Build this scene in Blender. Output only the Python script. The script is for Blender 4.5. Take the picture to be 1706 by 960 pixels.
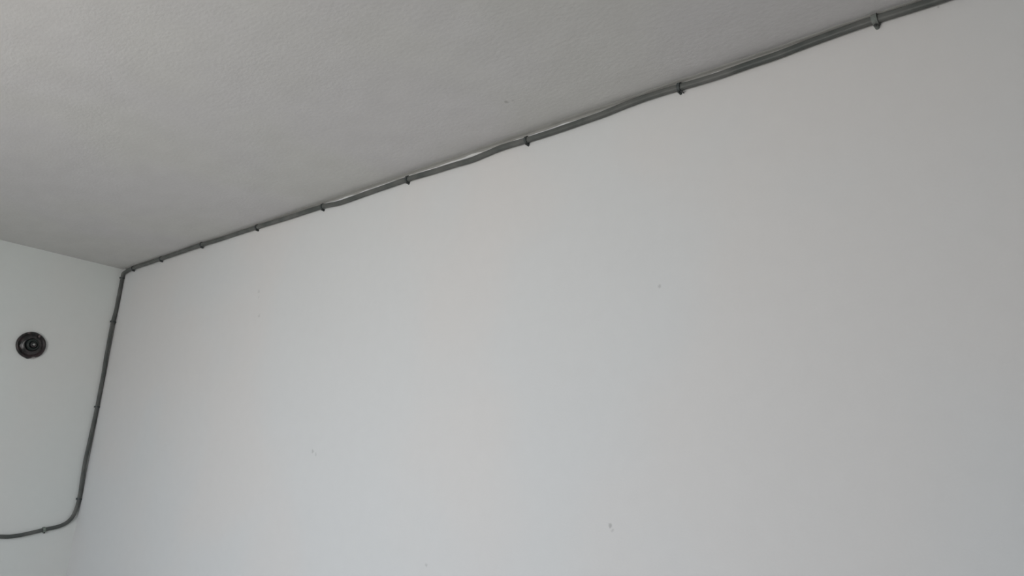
import bpy, bmesh, math, random
from mathutils import Vector, Matrix, noise

for o in list(bpy.data.objects):
    bpy.data.objects.remove(o)
scene = bpy.context.scene
COL = scene.collection
H = 2.40            # ceiling height
XW, YW = 2.045, 4.90  # room size: x away from the right-hand wall, y away from the left-hand wall

# ------------------------------------------------------------------ camera
cam_data = bpy.data.cameras.new('camera')
cam = bpy.data.objects.new('camera', cam_data)
COL.objects.link(cam)
cam_data.sensor_fit = 'HORIZONTAL'
cam_data.sensor_width = 36.0
cam_data.lens = 36.0 * 1300.0 / 1706.0
cam_data.clip_start = 0.02
cam.matrix_world = Matrix(((-0.664029, 0.229213, 0.711707, 1.14222688),
                           (0.745322, 0.126953, 0.654506, 3.08896083),
                           (0.059668, 0.965062, -0.255138, 1.65),
                           (0, 0, 0, 1)))
scene.camera = cam

# ------------------------------------------------------------------ sky, window light, exposure
vs = scene.view_settings
vs.view_transform = 'Standard'
vs.look = 'None'
vs.gamma = 1.0
vs.use_curve_mapping = False
vs.exposure = 0.0

SKY_UP, SKY_DOWN = 5.75, 4.75
WIN = dict(y0=1.05, y1=2.58, z0=0.94, z1=2.33)
world = bpy.data.worlds.new('overcast_sky')
scene.world = world
world.use_nodes = True
nt = world.node_tree
nt.nodes.clear()
tc = nt.nodes.new('ShaderNodeTexCoord')
sep = nt.nodes.new('ShaderNodeSeparateXYZ')
mr = nt.nodes.new('ShaderNodeMapRange')
mr.interpolation_type = 'SMOOTHSTEP'
mr.inputs['From Min'].default_value = -0.45
mr.inputs['From Max'].default_value = 0.25
mix = nt.nodes.new('ShaderNodeMix')
mix.data_type = 'RGBA'
mix.inputs['A'].default_value = (SKY_DOWN * 1.0, SKY_DOWN * 0.95, SKY_DOWN * 0.88, 1)
mix.inputs['B'].default_value = (SKY_UP * 0.96, SKY_UP * 1.0, SKY_UP * 1.05, 1)
bg = nt.nodes.new('ShaderNodeBackground')
wo = nt.nodes.new('ShaderNodeOutputWorld')
nt.links.new(tc.outputs['Generated'], sep.inputs[0])
nt.links.new(sep.outputs['Z'], mr.inputs['Value'])
nt.links.new(mr.outputs[0], mix.inputs['Factor'])
nt.links.new(mix.outputs['Result'], bg.inputs['Color'])
nt.links.new(bg.outputs[0], wo.inputs[0])

portal = bpy.data.lights.new('window_portal', 'AREA')
portal.shape = 'RECTANGLE'
portal.size = WIN['y1'] - WIN['y0']
portal.size_y = WIN['z1'] - WIN['z0']
portal.cycles.is_portal = True
po = bpy.data.objects.new('window_portal', portal)
COL.objects.link(po)
po.location = (XW + 0.14, (WIN['y0'] + WIN['y1']) / 2, (WIN['z0'] + WIN['z1']) / 2)
po.rotation_euler = (math.radians(90), 0, math.radians(90))   # faces -x, into the room


# ------------------------------------------------------------------ helpers
def link(name, bm, mats, parent=None, smooth=False):
    bmesh.ops.recalc_face_normals(bm, faces=bm.faces)
    me = bpy.data.meshes.new(name)
    bm.to_mesh(me)
    bm.free()
    for m in (mats if isinstance(mats, (list, tuple)) else [mats]):
        me.materials.append(m)
    if smooth:
        for p in me.polygons:
            p.use_smooth = True
    o = bpy.data.objects.new(name, me)
    COL.objects.link(o)
    if parent is not None:
        o.parent = parent
    return o


def structure(o, label=None):
    o['kind'] = 'structure'
    if label:
        o['label'] = label
    return o


def box(bm, x0, x1, y0, y1, z0, z1, bevel=0.0):
    r = bmesh.ops.create_cube(bm, size=1.0)
    vs_ = r['verts']
    for v in vs_:
        v.co = Vector(((x0 + x1) / 2 + v.co.x * (x1 - x0), (y0 + y1) / 2 + v.co.y * (y1 - y0),
                       (z0 + z1) / 2 + v.co.z * (z1 - z0)))
    if bevel:
        es = list({e for v in vs_ for e in v.link_edges})
        bmesh.ops.bevel(bm, geom=es, offset=bevel, segments=2, profile=0.6, affect='EDGES')


def grid_slab(bm, origin, du, dv, nu, nv, n, thick, amp=0.0, scale=1.0):
    """A plaster slab: its room face is a fine grid with slight unevenness, its back is flat."""
    origin, du, dv, n = Vector(origin), Vector(du), Vector(dv), Vector(n)
    rows = []
    for i in range(nu + 1):
        row = []
        for j in range(nv + 1):
            p = origin + du * (i / nu) + dv * (j / nv)
            edge = min(i, nu - i, j, nv - j)
            a = amp if edge > 0 else 0.0
            p = p + n * (a * noise.noise(p * scale))
            row.append(bm.verts.new(p))
        rows.append(row)
    for i in range(nu):
        for j in range(nv):
            bm.faces.new((rows[i][j], rows[i + 1][j], rows[i + 1][j + 1], rows[i][j + 1]))
    ring = [rows[i][0] for i in range(nu + 1)] + [rows[nu][j] for j in range(1, nv + 1)] + \
           [rows[i][nv] for i in range(nu - 1, -1, -1)] + [rows[0][j] for j in range(nv - 1, 0, -1)]
    back = [bm.verts.new(v.co - n * thick) for v in ring]
    for k in range(len(ring)):
        k2 = (k + 1) % len(ring)
        bm.faces.new((ring[k2], ring[k], back[k], back[k2]))
        bm.edges.get((ring[k], ring[k2])).smooth = False
        bm.edges.get((back[k], ring[k])).smooth = False
    f = bm.faces.new(back)
    for e in f.edges:
        e.smooth = False


# ------------------------------------------------------------------ materials
def base_mat(name, color, rough, spec=0.5):
    m = bpy.data.materials.new(name)
    m.use_nodes = True
    b = m.node_tree.nodes['Principled BSDF']
    b.inputs['Base Color'].default_value = (*color, 1)
    b.inputs['Roughness'].default_value = rough
    b.inputs['Specular IOR Level'].default_value = spec
    return m, m.node_tree, b


def plaster(name, color, rough, spec, mottling, grain_scale, bump, stretch=(1, 1, 1), marks=(), tint=None):
    m, t, b = base_mat(name, color, rough, spec)
    N, L = t.nodes, t.links
    g = N.new('ShaderNodeNewGeometry')
    mp = N.new('ShaderNodeMapping')
    mp.inputs['Scale'].default_value = stretch
    L.new(g.outputs['Position'], mp.inputs['Vector'])
    fine = N.new('ShaderNodeTexNoise')
    fine.inputs['Scale'].default_value = grain_scale
    fine.inputs['Detail'].default_value = 5
    fine.inputs['Roughness'].default_value = 0.65
    L.new(mp.outputs[0], fine.inputs['Vector'])
    med = N.new('ShaderNodeTexNoise')
    med.inputs['Scale'].default_value = grain_scale * 0.12
    med.inputs['Detail'].default_value = 6
    L.new(mp.outputs[0], med.inputs['Vector'])
    big = N.new('ShaderNodeTexNoise')
    big.inputs['Scale'].default_value = 1.7
    big.inputs['Detail'].default_value = 2
    L.new(g.outputs['Position'], big.inputs['Vector'])
    # value variation = 1 + mottling * (fine + med - 1)
    add = N.new('ShaderNodeMath'); add.operation = 'ADD'
    L.new(fine.outputs['Fac'], add.inputs[0]); L.new(med.outputs['Fac'], add.inputs[1])
    val = N.new('ShaderNodeMath'); val.operation = 'MULTIPLY_ADD'
    L.new(add.outputs[0], val.inputs[0])
    val.inputs[1].default_value = mottling
    val.inputs[2].default_value = 1.0 - mottling
    tintmix = N.new('ShaderNodeMix'); tintmix.data_type = 'RGBA'
    c2 = tint or color
    tintmix.inputs['A'].default_value = (*color, 1)
    tintmix.inputs['B'].default_value = (*c2, 1)
    ramp = N.new('ShaderNodeMapRange'); ramp.interpolation_type = 'SMOOTHSTEP'
    ramp.inputs['From Min'].default_value = 0.40; ramp.inputs['From Max'].default_value = 0.60
    L.new(big.outputs['Fac'], ramp.inputs['Value'])
    L.new(ramp.outputs[0], tintmix.inputs['Factor'])
    vm = N.new('ShaderNodeVectorMath'); vm.operation = 'SCALE'
    L.new(tintmix.outputs['Result'], vm.inputs[0])
    L.new(val.outputs[0], vm.inputs['Scale'])
    out = vm.outputs[0]
    # small scuffs: each an uneven little blot at its own place on the surface
    for (px, py, pz, rad, dark) in marks:
        d = N.new('ShaderNodeVectorMath'); d.operation = 'DISTANCE'
        wob = N.new('ShaderNodeVectorMath'); wob.operation = 'MULTIPLY_ADD'
        n2 = N.new('ShaderNodeTexNoise'); n2.inputs['Scale'].default_value = 120
        L.new(g.outputs['Position'], n2.inputs['Vector'])
        L.new(n2.outputs['Color'], wob.inputs[0])
        wob.inputs[1].default_value = (rad * 2, rad * 2, rad * 2)
        L.new(g.outputs['Position'], wob.inputs[2])
        L.new(wob.outputs[0], d.inputs[0])
        d.inputs[1].default_value = (px + rad, py + rad, pz + rad)
        r = N.new('ShaderNodeMapRange'); r.interpolation_type = 'SMOOTHSTEP'
        r.inputs['From Min'].default_value = rad * 0.3
        r.inputs['From Max'].default_value = rad * 1.3
        r.inputs['To Min'].default_value = 1 - dark
        r.inputs['To Max'].default_value = 1.0
        L.new(d.outputs['Value'], r.inputs['Value'])
        v2 = N.new('ShaderNodeVectorMath'); v2.operation = 'SCALE'
        L.new(out, v2.inputs[0]); L.new(r.outputs[0], v2.inputs['Scale'])
        out = v2.outputs[0]
    L.new(out, b.inputs['Base Color'])
    bp = N.new('ShaderNodeBump')
    bp.inputs['Strength'].default_value = bump
    bp.inputs['Distance'].default_value = 0.004
    L.new(add.outputs[0], bp.inputs['Height'])
    L.new(bp.outputs[0], b.inputs['Normal'])
    return m


WALL_COL = (0.66, 0.675, 0.685)
wall_marks = [(0, 2.2981, 1.6090, 0.0042, 0.30), (0, 2.3030, 1.6010, 0.0030, 0.16),
              (0, 1.4022, 1.7235, 0.0058, 0.22), (0, 1.4165, 1.7160, 0.0040, 0.16),
              (0, 1.0282, 2.1814, 0.0060, 0.16), (0, 1.0330, 2.1640, 0.0045, 0.10),
              (0, 1.0516, 2.1063, 0.0060, 0.16), (0, 2.3885, 2.0167, 0.0034, 0.22),
              (0, 1.8510, 1.5005, 0.0040, 0.22), (0, 2.8567, 2.3824, 0.0022, 0.25)]
m_wall = plaster('matt_white_wall_paint', WALL_COL, 0.75, 0.3, 0.035, 260, 0.05,
                 marks=wall_marks, tint=(0.675, 0.672, 0.672))
m_wall_left = plaster('matt_grey_white_wall_paint', (0.725, 0.762, 0.75), 0.75, 0.3, 0.035, 260, 0.05,
                      tint=(0.735, 0.752, 0.738))
m_ceiling = plaster('brushed_whitewash', (0.615, 0.615, 0.605), 0.85, 0.25, 0.13, 150, 0.16,
                    stretch=(1.0, 0.55, 1.0), tint=(0.618, 0.613, 0.622),
                    marks=[(0.133, 2.1154, H, 0.0055, 0.28), (0.129, 2.1294, H, 0.004, 0.14)])
m_plain = plaster('plain_wall_paint', (0.64, 0.64, 0.63), 0.8, 0.3, 0.02, 200, 0.05)
m_bead = plaster('shade_dark_filler', (0.40, 0.40, 0.385), 0.9, 0.2, 0.22, 220, 0.3)  # base grey darkened to imitate the soft shade along the ceiling joint


def floor_material():
    m, t, b = base_mat('floorboards', (0.42, 0.40, 0.37), 0.45)
    N, L = t.nodes, t.links
    g = N.new('ShaderNodeNewGeometry')
    br = N.new('ShaderNodeTexBrick')
    br.inputs['Scale'].default_value = 1.0
    br.inputs['Brick Width'].default_value = 1.2
    br.inputs['Row Height'].default_value = 0.25
    br.inputs['Mortar Size'].default_value = 0.002
    br.inputs['Color1'].default_value = (0.46, 0.44, 0.41, 1)
    br.inputs['Color2'].default_value = (0.40, 0.38, 0.35, 1)
    br.inputs['Mortar'].default_value = (0.06, 0.04, 0.03, 1)
    L.new(g.outputs['Position'], br.inputs['Vector'])
    L.new(br.outputs['Color'], b.inputs['Base Color'])
    return m


def cable_material():
    m, t, b = base_mat('weathered_grey_sheath', (0.075, 0.082, 0.080), 0.5, 0.4)
    N, L = t.nodes, t.links
    g = N.new('ShaderNodeNewGeometry')
    n = N.new('ShaderNodeTexNoise')
    n.inputs['Scale'].default_value = 22
    n.inputs['Detail'].default_value = 5
    L.new(g.outputs['Position'], n.inputs['Vector'])
    cr = N.new('ShaderNodeValToRGB')
    cr.color_ramp.elements[0].position = 0.35
    cr.color_ramp.elements[0].color = (0.075, 0.085, 0.080, 1)
    cr.color_ramp.elements[1].position = 0.68
    cr.color_ramp.elements[1].color = (0.130, 0.134, 0.128, 1)
    L.new(n.outputs['Fac'], cr.inputs[0])
    L.new(cr.outputs[0], b.inputs['Base Color'])
    bp = N.new('ShaderNodeBump')
    bp.inputs['Strength'].default_value = 0.2
    bp.inputs['Distance'].default_value = 0.001
    L.new(n.outputs['Fac'], bp.inputs['Height'])
    L.new(bp.outputs[0], b.inputs['Normal'])
    return m


def noisy(name, c1, c2, rough, scale, metal=0.0, spec=0.5):
    m, t, b = base_mat(name, c1, rough, spec)
    N, L = t.nodes, t.links
    tcn = N.new('ShaderNodeTexCoord')
    n = N.new('ShaderNodeTexNoise')
    n.inputs['Scale'].default_value = scale
    n.inputs['Detail'].default_value = 4
    L.new(tcn.outputs['Object'], n.inputs['Vector'])
    cr = N.new('ShaderNodeValToRGB')
    cr.color_ramp.elements[0].position = 0.42
    cr.color_ramp.elements[0].color = (*c1, 1)
    cr.color_ramp.elements[1].position = 0.62
    cr.color_ramp.elements[1].color = (*c2, 1)
    L.new(n.outputs['Fac'], cr.inputs[0])
    L.new(cr.outputs[0], b.inputs['Base Color'])
    b.inputs['Metallic'].default_value = metal
    return m


m_floor = floor_material()
m_cable = cable_material()
m_clip_dark = noisy('dark_grey_clip_plastic', (0.035, 0.045, 0.045), (0.06, 0.07, 0.07), 0.5, 200)
m_clip_pale = noisy('pale_grey_clip_plastic', (0.13, 0.15, 0.14), (0.19, 0.20, 0.19), 0.5, 200)
m_clip_green = noisy('paint_spotted_clip_plastic', (0.16, 0.20, 0.17), (0.26, 0.29, 0.26), 0.6, 200)
m_nail = noisy('dull_steel', (0.05, 0.055, 0.055), (0.10, 0.10, 0.10), 0.45, 300, 0.6)
m_bakelite = noisy('black_bakelite', (0.012, 0.014, 0.014), (0.045, 0.030, 0.032), 0.33, 60)
m_shiny = noisy('polished_black_bakelite', (0.020, 0.022, 0.022), (0.060, 0.050, 0.050), 0.30, 70)
m_core = noisy('greenish_black_plastic', (0.006, 0.011, 0.010), (0.012, 0.020, 0.018), 0.40, 60)
m_screw = noisy('worn_metal', (0.22, 0.22, 0.22), (0.40, 0.40, 0.40), 0.35, 100, 0.8)
m_smear = noisy('dried_white_paint', (0.42, 0.40, 0.40), (0.52, 0.50, 0.49), 0.7, 150)
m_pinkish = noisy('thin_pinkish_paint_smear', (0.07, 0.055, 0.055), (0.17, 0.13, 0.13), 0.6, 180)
m_glint = noisy('painted_grey_highlight', (0.16, 0.165, 0.165), (0.30, 0.30, 0.29), 0.45, 150)  # pale grey that imitates highlights on the fitting's ring
m_frame = noisy('white_window_gloss', (0.78, 0.78, 0.77), (0.82, 0.82, 0.81), 0.3, 5)

# ------------------------------------------------------------------ the room
T = 0.15
bm = bmesh.new()
grid_slab(bm, (0, -T, 0), (0, YW + 2 * T, 0), (0, 0, H), 90, 48, (1, 0, 0), T, 0.0012, 1.6)
structure(link('wall_right', bm, m_wall, smooth=True))
bm = bmesh.new()
grid_slab(bm, (0, 0, 0), (XW, 0, 0), (0, 0, H), 60, 48, (0, 1, 0), T, 0.0012, 1.6)
structure(link('wall_left', bm, m_wall_left, smooth=True))
bm = bmesh.new()
grid_slab(bm, (0, 0, H), (XW, 0, 0), (0, YW, 0), 60, 90, (0, 0, -1), T, 0.0015, 1.3)
structure(link('ceiling', bm, m_ceiling, smooth=True))
bm = bmesh.new()
box(bm, 0, XW, 0, YW, -T, 0)
structure(link('floor', bm, m_floor))
bm = bmesh.new()
box(bm, 0, XW, YW, YW + T, 0, H)
structure(link('wall_back', bm, m_plain))
bm = bmesh.new()   # wall with the window opening, opposite the long wall
w = WIN
box(bm, XW, XW + T, -T, w['y0'], 0, H)
box(bm, XW, XW + T, w['y1'], YW + T, 0, H)
box(bm, XW, XW + T, w['y0'], w['y1'], 0, w['z0'])
box(bm, XW, XW + T, w['y0'], w['y1'], w['z1'], H)
structure(link('wall_opposite', bm, m_plain))
win = bpy.data.objects.new('window_1', None)
COL.objects.link(win)
win.location = (XW + 0.08, (w['y0'] + w['y1']) / 2, w['z0'])
structure(win)
wy, wz = (w['y1'] - w['y0']) / 2, w['z1'] - w['z0']
bm = bmesh.new()
fw = 0.055
box(bm, -0.03, 0.03, -wy, -wy + fw, 0, wz, 0.004)
box(bm, -0.03, 0.03, wy - fw, wy, 0, wz, 0.004)
box(bm, -0.03, 0.03, -wy + fw, wy - fw, 0, fw, 0.004)
box(bm, -0.03, 0.03, -wy + fw, wy - fw, wz - fw, wz, 0.004)
box(bm, -0.025, 0.025, -0.03, 0.03, fw, wz - fw, 0.004)
link('window_frame', bm, m_frame, win)
bm = bmesh.new()
box(bm, -0.24, -0.04, -wy - 0.04, wy + 0.04, -0.035, -0.002, 0.006)
link('window_sill', bm, m_frame, win)

# ------------------------------------------------------------------ filler bead at ceiling and long wall, its dark colour imitating joint shade
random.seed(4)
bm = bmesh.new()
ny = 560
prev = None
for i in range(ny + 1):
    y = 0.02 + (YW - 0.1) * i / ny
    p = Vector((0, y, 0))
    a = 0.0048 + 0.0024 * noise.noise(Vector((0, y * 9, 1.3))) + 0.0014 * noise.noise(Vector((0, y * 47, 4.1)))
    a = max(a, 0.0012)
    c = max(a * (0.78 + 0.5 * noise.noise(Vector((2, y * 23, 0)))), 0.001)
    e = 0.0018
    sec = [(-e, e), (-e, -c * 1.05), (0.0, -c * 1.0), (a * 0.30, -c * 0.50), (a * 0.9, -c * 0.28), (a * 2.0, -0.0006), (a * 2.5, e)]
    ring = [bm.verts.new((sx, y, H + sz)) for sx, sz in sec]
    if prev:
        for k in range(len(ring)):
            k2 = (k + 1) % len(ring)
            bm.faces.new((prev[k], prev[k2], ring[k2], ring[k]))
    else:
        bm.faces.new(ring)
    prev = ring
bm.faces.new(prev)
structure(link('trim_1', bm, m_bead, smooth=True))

# ------------------------------------------------------------------ the cable
# along the long wall: (distance from the corner, depth below the ceiling); then down the left wall: (x, z)
ALONG = [(3.0923, 0.0132), (2.9967, 0.0114), (2.8864, 0.0107), (2.8497, 0.0107), (2.811, 0.0098), (2.7706, 0.0085),
         (2.7497, 0.0084), (2.7062, 0.0096), (2.6608, 0.0113), (2.6131, 0.0139), (2.5631, 0.0142), (2.5105, 0.0153),
         (2.4671, 0.0147), (2.4236, 0.0124), (2.384, 0.0112), (2.3456, 0.011), (2.3096, 0.0124), (2.2658, 0.0156),
         (2.2138, 0.0169), (2.1452, 0.018), (2.061, 0.0174), (1.9864, 0.0156), (1.9403, 0.0184), (1.8985, 0.0211),
         (1.8328, 0.0196), (1.7639, 0.0186), (1.6738, 0.0161), (1.5889, 0.0172), (1.5072, 0.0181), (1.4507, 0.0193),
         (1.392, 0.0197), (1.3162, 0.0138), (1.1432, 0.0122), (0.9743, 0.0096), (0.8386, 0.0086), (0.7368, 0.0085),
         (0.6275, 0.0036), (0.5433, 0.0043), (0.4454, 0.0059), (0.3366, 0.0053), (0.2226, 0.0061), (0.1099, 0.0061)]
DOWN = [(0.0034, 2.3692), (0.0051, 2.3327), (0.0067, 2.2895), (0.0083, 2.2378), (0.0114, 2.1966), (0.0117, 2.1241),
        (0.0114, 2.065), (0.0089, 1.9921), (0.0088, 1.934), (0.0087, 1.8697), (0.0097, 1.8129), (0.0115, 1.7356),
        (0.0131, 1.6663), (0.0111, 1.6091), (0.0089, 1.5652), (0.009, 1.5408), (0.0116, 1.5096), (0.018, 1.4821),
        (0.031, 1.4624), (0.0544, 1.4479), (0.1035, 1.4347), (0.1362, 1.4256), (0.1745, 1.4162), (0.2037, 1.4117),
        (0.2335, 1.4116), (0.3383, 1.4194), (0.471, 1.4367)]
RW, RN = 0.0066, 0.0055     # half width along the wall, half depth off the wall
path = [(Vector((0.0068, 4.40, H - 0.012)), Vector((1, 0, 0))), (Vector((0.0068, 3.60, H - 0.012)), Vector((1, 0, 0)))]
for y, d in ALONG:
    path.append((Vector((0.0068 + max(0, 0.0085 - d) * 0.9, y, H - max(d, 0.0085))), Vector((1, 0, 0))))
path.append((Vector((0.0095, 0.045, H - 0.0125)), Vector((1, 0.3, 0))))
path.append((Vector((0.0100, 0.0125, H - 0.0200)), Vector((1, 1, 0))))
for x, z in DOWN:
    path.append((Vector((max(x, 0.0082), 0.0068, z)), Vector((0, 1, 0))))
path.append((Vector((0.70, 0.0068, 1.47)), Vector((0, 1, 0))))
path.append((Vector((1.00, 0.0068, 1.50)), Vector((0, 1, 0))))


def catmull(pts, step=0.006):
    out = []
    for i in range(len(pts) - 1):
        p0, p1, p2, p3 = (pts[max(i - 1, 0)], pts[i], pts[i + 1], pts[min(i + 2, len(pts) - 1)])
        seg = (p2[0] - p1[0]).length
        n = max(1, int(seg / step))

        def tj(a, b, t):
            return t + max((b[0] - a[0]).length, 1e-5) ** 0.5
        t1 = tj(p0, p1, 0.0); t2 = tj(p1, p2, t1); t3 = tj(p2, p3, t2)
        if i == 0:
            p0 = (p1[0] * 2 - p2[0], p1[1]); t1 = tj(p0, p1, 0); t2 = tj(p1, p2, t1); t3 = tj(p2, p3, t2)
        if i == len(pts) - 2:
            p3 = (p2[0] * 2 - p1[0], p2[1]); t3 = tj(p2, p3, t2)
        for k in range(n):
            t = t1 + (t2 - t1) * k / n
            A1 = p0[0] * ((t1 - t) / t1) + p1[0] * (t / t1)
            A2 = p1[0] * ((t2 - t) / (t2 - t1)) + p2[0] * ((t - t1) / (t2 - t1))
            A3 = p2[0] * ((t3 - t) / (t3 - t2)) + p3[0] * ((t - t2) / (t3 - t2))
            B1 = A1 * ((t2 - t) / t2) + A2 * (t / t2)
            B2 = A2 * ((t3 - t) / (t3 - t1)) + A3 * ((t - t1) / (t3 - t1))
            C_ = B1 * ((t2 - t) / (t2 - t1)) + B2 * ((t - t1) / (t2 - t1))
            out.append((C_, p1[1].lerp(p2[1], k / n).normalized()))
    out.append(pts[-1])
    return out


dense = catmull(path)
# flat two-core sheath: a soft figure of eight, wide along the wall
NS = 20
sec = []
for k in range(NS):
    a = 2 * math.pi * k / NS
    pinch = 1.0 - 0.16 * math.exp(-(math.cos(a) / 0.30) ** 2)
    sec.append((RW * math.cos(a), RN * math.sin(a) * pinch * 1.04))
bm = bmesh.new()
prev = None
for i, (p, n) in enumerate(dense):
    tdir = (dense[min(i + 1, len(dense) - 1)][0] - dense[max(i - 1, 0)][0]).normalized()
    side = tdir.cross(n).normalized()
    nn = side.cross(tdir).normalized()
    s = 1.0 + 0.05 * noise.noise(p * 14)
    ring = [bm.verts.new(p + side * (u * s) + nn * v) for u, v in sec]
    if prev:
        for k in range(NS):
            k2 = (k + 1) % NS
            bm.faces.new((prev[k], prev[k2], ring[k2], ring[k]))
    else:
        bm.faces.new(ring)
    prev = ring
bm.faces.new(prev)
cable = link('electric_cable', bm, m_cable, smooth=True)
cable['label'] = 'long grey electric cable clipped under the ceiling edge and down the corner'
cable['category'] = 'cable'


# ------------------------------------------------------------------ the clips that hold it
def clip_saddle_bm(w_along, big=1.0):
    """A strap bent over the cable: local x along the cable, y off the wall, z across the cable."""
    bm = bmesh.new()
    ro, ri = RW + 0.0020 * big, RW + 0.0003
    do, di = RN + 0.0019 * big, RN + 0.0003
    K = 14
    rings = []
    for k in range(K + 1):
        a = math.pi * k / K
        ca, sa = math.cos(a), math.sin(a)
        rings.append(((ro * ca, do * sa), (ri * ca, di * sa)))
    base = -0.0068
    outer = [(ro, base)] + [r[0] for r in rings] + [(-ro, base)]
    inner = [(ri, base)] + [r[1] for r in rings] + [(-ri, base)]
    h = w_along / 2
    rows = []
    for (oz, oy), (iz, iy) in zip(outer, inner):
        rows.append([bm.verts.new((-h, oy, oz)), bm.verts.new((h, oy, oz)),
                     bm.verts.new((h, iy, iz)), bm.verts.new((-h, iy, iz))])
    for a, b in zip(rows, rows[1:]):
        for k in range(4):
            k2 = (k + 1) % 4
            bm.faces.new((a[k], a[k2], b[k2], b[k]))
    bm.faces.new(rows[0]); bm.faces.new(rows[-1])
    # the lug for the nail, on the lower side
    r = bmesh.ops.create_cone(bm, cap_ends=True, segments=14, radius1=0.0026 * big, radius2=0.0021 * big, depth=0.0075)
    for v in r['verts']:
        v.co = Vector((v.co.x, v.co.z + base + 0.00375, v.co.y - ro - 0.0014 * big))
    return bm


def nail_bm(big=1.0):
    bm = bmesh.new()
    ro = RW + 0.0020 * big
    prof = [(0.0009, -0.0068), (0.0009, 0.0012), (0.0023, 0.0013), (0.0024, 0.0020), (0.0017, 0.0027), (0.0005, 0.0029)]
    n = 12
    prev = None
    for rr, yy in prof:
        ring = [bm.verts.new((rr * math.cos(2 * math.pi * k / n), yy,
                              -ro - 0.0014 * big + rr * math.sin(2 * math.pi * k / n))) for k in range(n)]
        if prev:
            for k in range(n):
                bm.faces.new((prev[k], prev[(k + 1) % n], ring[(k + 1) % n], ring[k]))
        prev = ring
    bm.faces.new(prev)
    return bm


def make_clip(width, mat, big=1.0):
    root = bpy.data.objects.new('cable_clip', None)
    COL.objects.link(root)
    root.empty_display_size = 0.01
    link('saddle', clip_saddle_bm(width, big), mat, root, smooth=False)
    link('nail', nail_bm(big), m_nail, root, smooth=False)
    return root


def copy_clip(src):
    r = src.copy()
    COL.objects.link(r)
    for ch in list(src.children):
        c = ch.copy()
        c.parent = r
        COL.objects.link(c)
    return r


def clip_matrix(i_best):
    p, n = dense[i_best]
    tdir = (dense[min(i_best + 2, len(dense) - 1)][0] - dense[max(i_best - 2, 0)][0]).normalized()
    side = tdir.cross(n).normalized()
    # local z points away from the nail: up on the long wall, towards the corner on the left wall
    nn = side.cross(tdir).normalized()
    return p, tdir, nn, side


def put(root, target, roll=0.0, flip=False):
    i = min(range(len(dense)), key=lambda k: (dense[k][0] - Vector(target)).length)
    p, x, y, z = clip_matrix(i)
    if flip:
        z = -z
        x = -x
    zz = x.cross(y)
    m = Matrix.Identity(4)
    for r_ in range(3):
        m[r_][0], m[r_][1], m[r_][2], m[r_][3] = x[r_], y[r_], zz[r_], p[r_]
    root.matrix_world = m @ Matrix.Rotation(roll, 4, 'Y')


TOPG = 'cable clips along the ceiling edge'
DOWNG = 'cable clips beside and below the corner'
big_clip = make_clip(0.0085, m_clip_pale, 1.35)
dark_clip = make_clip(0.0062, m_clip_dark, 1.0)
green_clip = make_clip(0.0075, m_clip_green, 1.1)
X0 = 0.0068
specs = [
    (big_clip, (X0, 2.7715, H - 0.0102), TOPG, 0.10, 'largest pale grey cable clip, beside the top edge of the photo'),
    (dark_clip, (X0, 2.4300, H - 0.0129), TOPG, -0.05, 'dark clip on the cable, first one left of the large pale grey clip'),
    (None, (X0, 2.0615, H - 0.0181), TOPG, 0.06, 'dark cable clip at the right end of the deepest sag, third from the right'),
    (None, (X0, 1.6755, H - 0.0165), TOPG, -0.08, 'dark cable clip between the two sagging stretches, fourth from the right'),
    (None, (X0, 1.3175, H - 0.0144), TOPG, 0.05, 'cable clip left of a sag, fifth from the right along the ceiling'),
    (None, (X0, 0.9749, H - 0.0105), TOPG, 0.0, 'cable clip under the ceiling, fourth from the corner with its nail below'),
    (None, (X0, 0.6322, H - 0.0085), TOPG, 0.05, 'cable clip under the ceiling, third from the corner of the room'),
    (None, (X0, 0.3327, H - 0.0085), TOPG, 0.0, 'small cable clip under the ceiling, second from the corner of the room'),
    (None, (X0 + 0.002, 0.0950, H - 0.0090), TOPG, 0.0, 'small cable clip under the ceiling just before the cable turns down'),
    (None, (0.0082, 0.0068, 2.3660), DOWNG, 0.0, 'dark cable clip at the very top of the downward cable run'),
    (None, (0.0116, 0.0068, 2.1919), DOWNG, 0.0, 'dark cable clip on the downward cable, above the round black fitting'),
    (None, (0.0090, 0.0068, 1.8675), DOWNG, 0.0, 'cable clip halfway down the corner, lower than the round black fitting'),
    (None, (0.0090, 0.0068, 1.5422), DOWNG, 0.0, 'cable clip at the bottom of the corner where the cable starts to bend'),
    (green_clip, (0.1032, 0.0068, 1.4353), DOWNG, 0.0, 'pale greenish cable clip on the near-level run at lower left'),
]
for src, target, grp, roll, lab in specs:
    root = src if src is not None else copy_clip(dark_clip)
    root['category'] = 'cable clip'
    root['group'] = grp
    root['label'] = lab
    put(root, target, roll)
# the dark clip takes a second, separate nail beside it
bm = nail_bm(1.2)
second = link('nail', bm, m_nail, dark_clip)
second.location = (-0.0062, 0.0, 0.0005)

# ------------------------------------------------------------------ round black fitting on the left wall
FX, FZ = 0.2655, 2.0555
fit = bpy.data.objects.new('wall_fitting', None)
COL.objects.link(fit)
fit.location = (FX, 0.0, FZ)
fit.empty_display_size = 0.05
fit['label'] = 'round black domed wall fitting with a small shiny knob, on the left wall'
fit['category'] = 'wall fitting'


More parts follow.
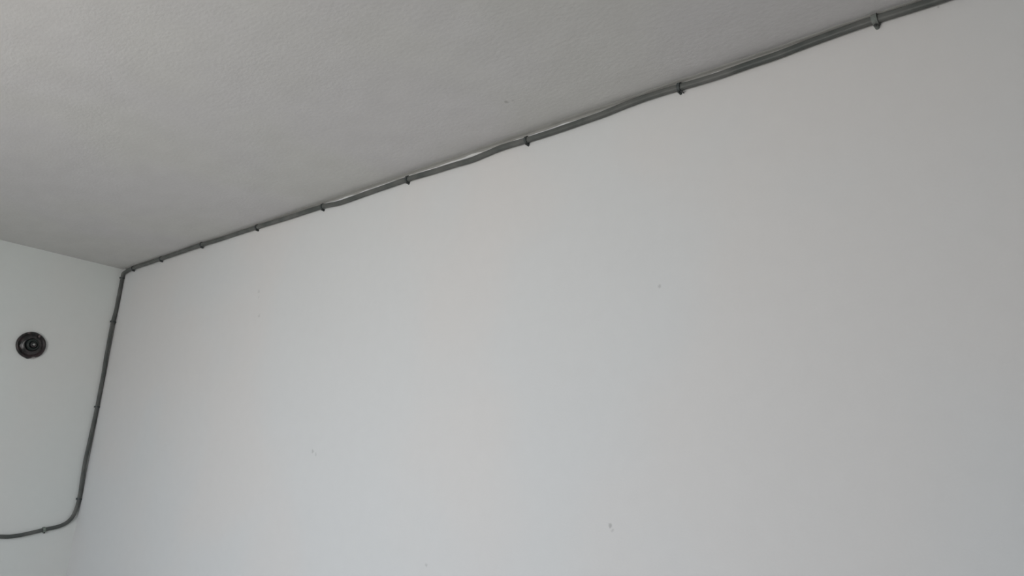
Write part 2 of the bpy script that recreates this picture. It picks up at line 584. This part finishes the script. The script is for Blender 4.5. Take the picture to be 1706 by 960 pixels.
def lathe(prof, n=72, warp=None, axis_tilt=(0, 0)):
    """Profile (radius, height off the wall) turned about the wall's normal (+y)."""
    bm = bmesh.new()
    prev = None
    for rr, yy in prof:
        ring = []
        for k in range(n):
            a = 2 * math.pi * k / n
            r2 = rr * (warp(a, rr) if warp else 1.0)
            ring.append(bm.verts.new((r2 * math.cos(a) + axis_tilt[0] * yy, yy, r2 * math.sin(a) + axis_tilt[1] * yy)))
        if prev:
            for k in range(n):
                bm.faces.new((prev[k], prev[(k + 1) % n], ring[(k + 1) % n], ring[k]))
        else:
            bm.faces.new(ring)
        prev = ring
    bm.faces.new(prev)
    return bm


def ang(a, c):
    return (a - c + math.pi) % (2 * math.pi) - math.pi


def rim_warp(a, rr):
    f = 1.0 + 0.004 * math.sin(5 * a + 0.6)
    f += 0.050 * math.exp(-(ang(a, math.radians(-87)) / 0.11) ** 2)     # a lip sticking out at the foot
    f -= 0.100 * math.exp(-(ang(a, math.radians(-109)) / 0.16) ** 2)    # a chip out of the rim beside it
    return 1.0 + (f - 1.0) * min(1.0, max(0.0, (rr - 0.030) / 0.015))


R0 = 0.0470
base = link('base_plate', lathe([(R0, 0.0), (R0, 0.006), (R0 - 0.001, 0.0085), (R0 - 0.0035, 0.0098),
                                 (R0 - 0.007, 0.0090), (0.0385, 0.0065), (0.036, 0.0060), (0.010, 0.006)],
                                warp=rim_warp), m_bakelite, fit, smooth=True)
ringp = link('raised_ring', lathe([(0.0355, 0.005), (0.0350, 0.0072), (0.0330, 0.0090), (0.0295, 0.0112),
                                   (0.0255, 0.0138), (0.0232, 0.0148), (0.0222, 0.0140), (0.0218, 0.0090), (0.010, 0.0080)]),
             m_shiny, fit, smooth=True)
barrel = link('barrel', lathe([(0.0205, 0.006), (0.0200, 0.020), (0.0190, 0.0255), (0.0165, 0.0285),
                               (0.0130, 0.0285), (0.0118, 0.0265), (0.0050, 0.0260)]), m_core, fit, smooth=True)
knob = link('knob', lathe([(0.0105, 0.0255), (0.0105, 0.0310), (0.0090, 0.0345), (0.0060, 0.0355), (0.0052, 0.0340),
                           (0.0020, 0.0338)]), m_bakelite, fit, smooth=True)
screw = link('screw', lathe([(0.0046, 0.0330), (0.0046, 0.0358), (0.0036, 0.0372), (0.0012, 0.0378)], n=28),
             m_screw, knob, smooth=True)


def smear_or_glint(name, a0, a1, r0, r1, y, mat, seed):
    """A thin flake bent round the fitting"""
    random.seed(seed)
    bm = bmesh.new()
    n = 14
    rows = []
    for i in range(n + 1):
        a = math.radians(a0 + (a1 - a0) * i / n)
        tpr = math.sin(math.pi * (i + 0.35) / (n + 0.7)) ** 0.6
        rm = (r0 + r1) / 2 + random.uniform(-0.0006, 0.0006)
        hw = (r1 - r0) / 2 * tpr
        row = []
        for s_, yy in ((-1, y), (-0.4, y + 0.0009), (0.4, y + 0.0009), (1, y), (1, y - 0.0015), (-1, y - 0.0015)):
            rr = rm + hw * s_
            row.append(bm.verts.new((rr * math.cos(a), yy, rr * math.sin(a))))
        rows.append(row)
    for p_, q_ in zip(rows, rows[1:]):
        for k in range(6):
            k2 = (k + 1) % 6
            bm.faces.new((p_[k], p_[k2], q_[k2], q_[k]))
    bm.faces.new(rows[0]); bm.faces.new(rows[-1])
    return link(name, bm, mat, fit, smooth=True)


s1 = smear_or_glint('paint_flake', -124, -96, 0.0425, 0.0492, 0.0030, m_smear, 1)
s1['label'] = 'pale chip of plaster at the foot of the rim'
s2 = smear_or_glint('smear_or_painted_glint', 112, 124, 0.0335, 0.0450, 0.0112, m_pinkish, 2)
s4 = smear_or_glint('smear_or_painted_glint', -30, 30, 0.0248, 0.0278, 0.0139, m_glint, 5)  # crescent highlight of the ring, put in as a pale patch
s5 = smear_or_glint('smear_or_painted_glint', -24, -6, 0.0318, 0.0368, 0.0098, m_glint, 6)  # small bright highlight lower on the ring, painted as a pale spot
s3 = smear_or_glint('smear_or_painted_glint', 62, 76, 0.0400, 0.0455, 0.0108, m_pinkish, 3)
